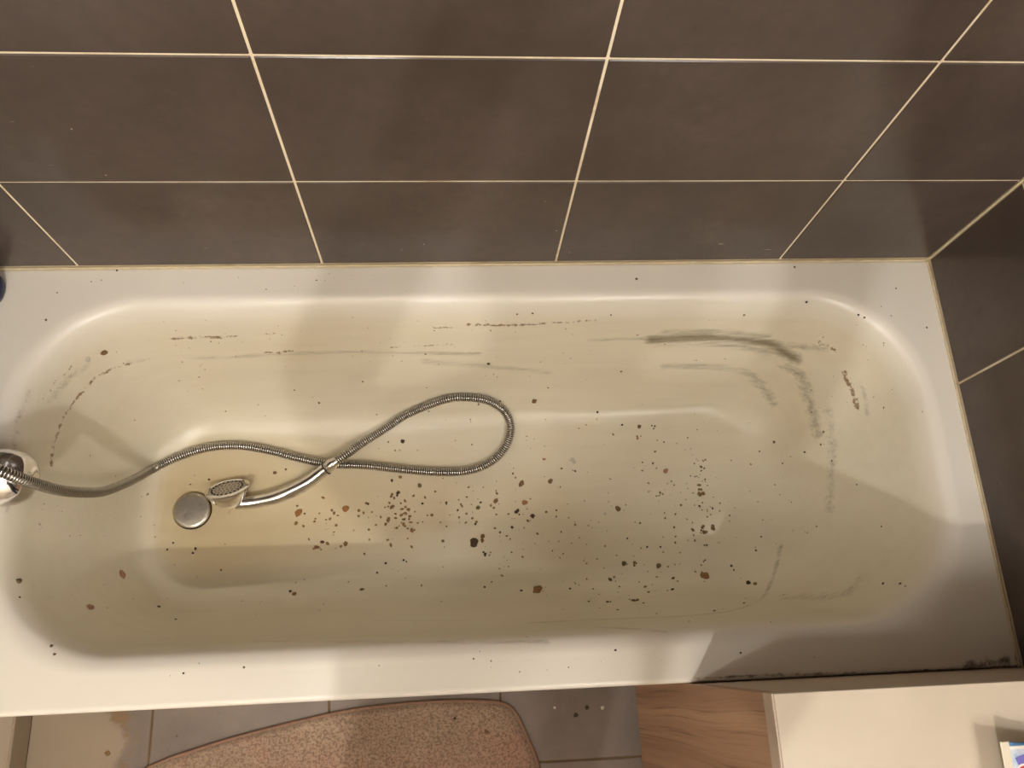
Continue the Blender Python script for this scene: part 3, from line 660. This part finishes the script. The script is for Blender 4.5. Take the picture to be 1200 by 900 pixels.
small = [(601, 555, 4, 'rust'), (495, 590, 4, 'dark'), (523, 589, 4, 'dark'), (557, 614, 4, 'dark'), (600, 618, 5, 'dark'), (519, 634, 5, 'rust'), (452, 660, 4, 'dark'), (442, 671, 3.5, 'dark'), (427, 649, 4, 'rust'), (568, 688, 4, 'dark'),
 (611, 692, 4.5, 'olive'), (668, 690, 4, 'olive'), (709, 602, 5, 'white'), (674, 615, 4, 'pink'), (709, 640, 3, 'rust'), (774, 641, 3.5, 'dark'), (690, 705, 4.5, 'olive'), (754, 707, 4, 'dark'), (760, 694, 4.5, 'olive'), (724, 715, 4, 'dark'),
 (855, 604, 3, 'dark'), (857, 663, 4.5, 'dark'), (860, 668, 3, 'dark'), (872, 707, 4.5, 'olive'), (837, 716, 4.5, 'rust'), (886, 645, 3.5, 'dark'), (892, 629, 3, 'dark'), (1035, 684, 5, 'dark'), (1055, 684, 5, 'dark'), (1061, 687, 3, 'dark'),
 (868, 765, 3.5, 'dark'), (1033, 617, 3, 'dark'), (965, 506, 4.5, 'rust'), (962, 521, 4.5, 'rust'), (975, 540, 4, 'rust'), (345, 457, 3, 'dark'), (374, 472, 4, 'dark'), (425, 447, 3.5, 'dark'), (624, 367, 4, 'dark'), (716, 369, 3.5, 'dark'),
 (728, 435, 4.5, 'olive'), (700, 483, 4, 'dark'), (245, 562, 4, 'dark'), (322, 554, 6, 'rust'), (335, 550, 4, 'rust'), (357, 602, 3.5, 'dark'), (196, 644, 3.5, 'dark'), (203, 636, 3.5, 'dark'), (229, 643, 5, 'dark'), (226, 648, 4, 'dark'), (259, 668, 3.5, 'dark'),
 (340, 693, 4.5, 'dark'), (186, 711, 5, 'olive'), (206, 726, 4, 'dark'), (23, 700, 3.5, 'dark'), (765, 543, 4, 'olive'), (658, 549, 3.5, 'dark'), (674, 552, 3.5, 'dark'), (729, 498, 4, 'dark'), (778, 518, 3, 'dark'), (798, 592, 4, 'olive'), (790, 618, 4, 'rust'),
 (750, 613, 3.5, 'dark'), (735, 631, 3, 'dark'), (945, 354, 5, 'dark'), (1006, 369, 4.5, 'dark'), (1013, 372, 4, 'dark'), (872, 369, 4.5, 'rust'), (951, 483, 3, 'rust'), (907, 518, 4.5, 'rust'), (943, 530, 4, 'dark'), (917, 543, 3, 'rust'), (890, 529, 3, 'rust'),
 (746, 327, 5, 'olive'), (556, 470, 3, 'dark'), (586, 470, 3.5, 'dark'), (640, 600, 4, 'olive'), (652, 598, 3.5, 'rust'), (580, 619, 4, 'rust'), (586, 624, 4, 'olive'), (540, 591, 3.5, 'rust'), (510, 576, 3.5, 'rust'), (455, 518, 3, 'olive'), (463, 528, 3, 'rust'), (553, 521, 3, 'rust'), (606, 368, 3.5, 'dark'),
 (60, 757, 5, 'olive'), (64, 767, 5, 'olive'), (215, 789, 3.5, 'dark'), (286, 782, 4, 'olive'), (54, 375, 4.5, 'olive'), (137, 317, 4, 'dark'), (67, 343, 3, 'rust'), (931, 313, 4, 'dark'), (1050, 338, 3, 'dark'), (1086, 384, 3.5, 'dark'), (721, 762, 4, 'dark'), (555, 772, 3, 'rust')]
for u, v, px, col in small: flake(u, v, px*.85, col)
# uncountable specks: one object
clusters = [(400, 605, 55, 26, 70, 4.2), (470, 600, 22, 30, 95, 4.5), (480, 612, 50, 30, 50, 3.5), (385, 640, 22, 14, 24, 5), (570, 590, 65, 40, 90, 3), (600, 640, 55, 45, 60, 2.6), (700, 620, 140, 85, 150, 2.2), (560, 500, 200, 90, 120, 2.0),
            (790, 600, 60, 120, 120, 2.6), (730, 690, 70, 30, 70, 2.8), (820, 600, 22, 80, 70, 3.0), (600, 410, 300, 45, 120, 1.9), (250, 420, 160, 60, 80, 1.9), (900, 600, 120, 150, 90, 1.9), (120, 620, 110, 100, 60, 2.0), (1000, 430, 70, 90, 50, 2.0), (400, 690, 300, 50, 60, 2.0), (600, 790, 560, 30, 60, 1.6), (300, 330, 260, 14, 40, 1.8)]
for ci, colr in ((0, 'rust'), (1, 'dark'), (2, 'olive')):
    bm = bmesh.new()
    for cx, cy, sx_, sy_, cnt, sz in clusters:
        cnt = int(cnt*.62)
        if ci == 1: cnt //= 4
        for _ in range(int(cnt/3)):
            u = random.gauss(cx, sx_*.5); vv_ = random.gauss(cy, sy_*.5)
            if not (2 < u < 1180 and 318 < vv_ < 792): continue
            p, nrm = hit(u, vv_)
            if p.x > -.012 or p.y > -.012 or p.y < -.69: continue
            s = .8*max(.9, random.gauss(sz, sz*.35))/2*(CAM.z-p.z)/F_PX
            flake_geo(bm, p, nrm, s, random.uniform(.7, 1.7), random.uniform(0, 6.28), th=min(.0008, s*.4), n=5)
    o = link('grit', from_bm(bm, 'grit'), cols['tan' if ci == 2 else colr]); tag(o, {'rust': 'scattered rust-coloured specks of grit over the bathtub enamel', 'dark': 'scattered black specks of grit over the bathtub enamel', 'olive': 'scattered tan specks of grit over the bathtub enamel'}[colr], 'grit', kind='stuff')
# crumbs on the floor and mat
for u, v, px, col, lab in [(688, 829, 6, 'dark', 'dark crumb on the floor tile nearest the tub, right of the mat'), (675, 838, 6, 'dark', 'dark crumb on the floor tile just right of the mat'), (674.5, 837, 0, 'dark', ''), (706, 829.5, 5, 'white', 'white crumb on the floor tile between mat and vanity'), (650, 829, 3.5, 'white', 'tiny white crumb on the floor next to the mat corner')]:
    if px: flake(u, v, px, col, lab, z=FZ+.0007)
flake(570, 858, 6, 'rust', 'brown crumb on the bath mat near its right corner', z=FZ+.0155)
flake(533, 842, 4, 'dark', 'dark speck on the bath mat left of the brown crumb', z=FZ+.0155)
flake(126, 883, 7, 'rust', 'brown crumb on the stained floor tile left of the mat', z=FZ+.0007)

# ------------------------------------------------------------------ ceiling spots that give the light
for nm_loc, lab in ((LAMP1, 'round white ceiling spotlight near the left wall'), (LAMP2, 'round white ceiling spotlight near the right wall'), (LAMP3, 'round white ceiling spotlight above the edge of the bathtub')):
    L_ = empty('ceiling_spotlight', (nm_loc[0], nm_loc[1], CZ)); tag(L_, lab, 'ceiling light')
    rel(lathe('housing', [(.030, -.052), (.040, -.054), (.043, -.050), (.043, -.002), (.001, -.0005)], (nm_loc[0], nm_loc[1], CZ), (0, 0, 1), 40, M['white']), L_)
    rel(lathe('reflector', [(.029, -.052), (.018, -.030), (.004, -.024), (.001, -.024)], (nm_loc[0], nm_loc[1], CZ), (0, 0, 1), 32, M['chrome']), L_)

# ------------------------------------------------------------------ the person taking the picture (stands behind the camera, throws the big soft shadow)
PX, PY = -.955, -1.10
per = empty('person', (PX, PY, FZ)); tag(per, 'person in a dark shirt and jeans holding a phone above the bathtub', 'person')
mp = NT('clothed_skin'); z_ = mp.n('SeparateXYZ', {0: mp.n('NewGeometry').outputs['Position']}).outputs[2]
cc = mp.mix(mp.ramp(z_, .335, .345), C(52, 60, 84), C(70, 66, 64)); cc = mp.mix(mp.ramp(z_, .945, .95), cc, C(196, 150, 124)); mp.base(cc); mp.rough(.8)
skin_m = simple('skin', C(200, 152, 126), .55, 0, .08, 60); hair_m = simple('brown_hair', C(58, 42, 32), .7, 0, .3, 120); shoe_m = simple('black_slipper', C(36, 34, 34), .6)
def skinned(name, verts, edges, rad, mat, root=0, sub=2):
    me = bpy.data.meshes.new(name); me.from_pydata([tuple(v) for v in verts], edges, []); o = bpy.data.objects.new(name, me); COL.objects.link(o)
    md = o.modifiers.new('skin', 'SKIN'); md.use_smooth_shade = True
    for i_, r_ in enumerate(rad):
        sv = me.skin_vertices[0].data[i_]; sv.radius = (r_, r_) if not isinstance(r_, tuple) else r_; sv.use_root = (i_ == root)
    o.modifiers.new('sub', 'SUBSURF').levels = sub; o.modifiers['sub'].render_levels = sub
    bpy.context.view_layer.update(); dg = bpy.context.evaluated_depsgraph_get(); m2 = bpy.data.meshes.new_from_object(o.evaluated_get(dg)); bpy.data.objects.remove(o)
    m2.materials.clear(); return link(name, m2, mat, smooth=True)
Z = lambda h: FZ+h
sv_, se_, sr_ = [], [], []
def jn(p, r, par=None):
    sv_.append(Vector(p)); sr_.append(r); i_ = len(sv_)-1
    if par is not None: se_.append((par, i_))
    return i_
pel = jn((PX, PY-.03, Z(.96)), (.15, .12)); wst = jn((PX, PY, Z(1.08)), (.135, .10), pel); ch = jn((PX, PY+.035, Z(1.27)), (.175, .12), wst); upc = jn((PX, PY+.055, Z(1.40)), (.125, .09), ch)
nk = jn((PX, PY+.07, Z(1.50)), .055, upc); hd0 = jn((PX, PY+.085, Z(1.575)), (.066, .074), nk); hd1 = jn((PX, PY+.09, Z(1.655)), (.076, .092), hd0); hd2 = jn((PX, PY+.075, Z(1.72)), (.060, .07), hd1)
right_dir = (ROT @ Vector((1, 0, 0))).normalized(); up_dir = (ROT @ Vector((0, 1, 0))).normalized(); back = (ROT @ Vector((0, 0, 1))).normalized()
ph_c = CAM+back*.0065+right_dir*.045-up_dir*.012     # phone body just above the lens
wrists = []
for sg in (-1, 1):
    sh = jn((PX+sg*.175, PY+.05, Z(1.41)), .062, upc); el = jn((PX+sg*(.20 if sg < 0 else .27), PY+.17, Z(1.36)), .047, sh)
    wr_p = ph_c+right_dir*sg*.125-up_dir*.085+back*.0; wr_p = Vector((wr_p.x, min(wr_p.y, -.735), wr_p.z-.03))
    fo = jn(Vector((PX+sg*(.20 if sg < 0 else .27), PY+.17, Z(1.36))).lerp(wr_p, .4), .042, el); wi0 = jn(wr_p, .028, fo); wi = jn(wr_p.lerp(ph_c+right_dir*sg*.09-up_dir*.05, .45), .022, wi0); wrists.append(wr_p)
    hip = jn((PX+sg*.10, PY-.04, Z(.88)), .092, pel); kn = jn((PX+sg*.115, PY-.01, Z(.49)), .058, hip); cf = jn((PX+sg*.12, PY-.035, Z(.34)), .055, kn); an = jn((PX+sg*.125, PY-.05, Z(.09)), .038, cf)
    hl = jn((PX+sg*.125, PY-.03, Z(.045)), .036, an); to = jn((PX+sg*.135, PY+.10, Z(.032)), .028, hl)
rel(skinned('body', sv_, se_, sr_, mp.m), per)
for sg, wp in zip((-1, 1), wrists):
    hv, he, hr = [wp, wp.lerp(ph_c+right_dir*sg*.09-up_dir*.05, .55)], [(0, 1)], [.024, (.030, .016)]
    pc = hv[1]
    for q in range(4):
        base_ = pc+up_dir*(.010+.017*q)-right_dir*sg*.004; mid = base_-right_dir*sg*(.016)+back*.024; tip = mid-right_dir*sg*(.030-.003*abs(q-1))+back*.006
        n0 = len(hv); hv += [base_, mid, tip]; he += [(1, n0), (n0, n0+1), (n0+1, n0+2)]; hr += [.0095, .0088, .0075]
    n0 = len(hv); hv += [pc-right_dir*sg*.022-up_dir*.012, pc-right_dir*sg*.045+up_dir*.006]; he += [(1, n0), (n0, n0+1)]; hr += [.011, .009]
    rel(skinned('hand', hv, he, hr, skin_m), per)
hc_ = Vector((PX, PY+.085, Z(1.665)))
def ellip(name, c, r3, mat, seg=24, fn=None):
    bm = bmesh.new(); bmesh.ops.create_uvsphere(bm, u_segments=seg, v_segments=seg//2, radius=1)
    if fn: bmesh.ops.delete(bm, geom=[v for v in bm.verts if fn(v.co)], context='VERTS')
    for v in bm.verts: v.co = Vector(c)+Vector((v.co.x*r3[0], v.co.y*r3[1], v.co.z*r3[2]))
    return link(name, from_bm(bm, name), mat, smooth=True)
rel(ellip('hair', hc_+Vector((0, -.010, .012)), (.083, .099, .090), hair_m, 32, lambda c: c.y > .25 and c.z < .45 or c.z < -.55), per)
rel(ellip('nose', hc_+Vector((0, .088, -.008)), (.013, .020, .022), skin_m, 12), per)
for sg in (-1, 1):
    rel(ellip('ear', hc_+Vector((sg*.079, -.004, -.008)), (.010, .019, .031), skin_m, 12), per)
    rel(ellip('eye', hc_+Vector((sg*.030, .078, .015)), (.012, .009, .0065), M['white'], 12), per)
    rel(ellip('slipper', (PX+sg*.13, PY+.03, Z(.028)), (.052, .14, .0275), shoe_m, 20), per)
rel(ellip('mouth', hc_+Vector((0, .078, -.048)), (.022, .010, .005), simple('lips', C(170, 96, 84), .5), 12), per)
phn = empty('phone', tuple(ph_c)); tag(phn, 'slim dark phone held by the person above the bathtub', 'phone')
bm = box_bm(-.074, .074, -.036, .036, -.0038, .0038, .003, 3)
for v in bm.verts: v.co = ph_c+right_dir*v.co.x+up_dir*v.co.y+back*(v.co.z)
rel(link('body', from_bm(bm, 'body'), M['dark']), phn)

ms = empty('mirror_lamp', (-.0015, -1.30, 1.50)); tag(ms, 'slim chrome mirror lamp on the tiled wall above the vanity', 'wall lamp')
rel(box('wall_plate', (-.012, -.0055, -1.38, -1.22, 1.47, 1.53), M['chrome'], bev=.002), ms)
rel(box('arm', (-.075, -.0121, -1.315, -1.285, 1.507, 1.522), M['chrome'], bev=.002), ms)
rel(box('housing', (-.098, -.0752, -1.62, -.98, 1.485, 1.535), M['chrome'], bev=.004), ms)
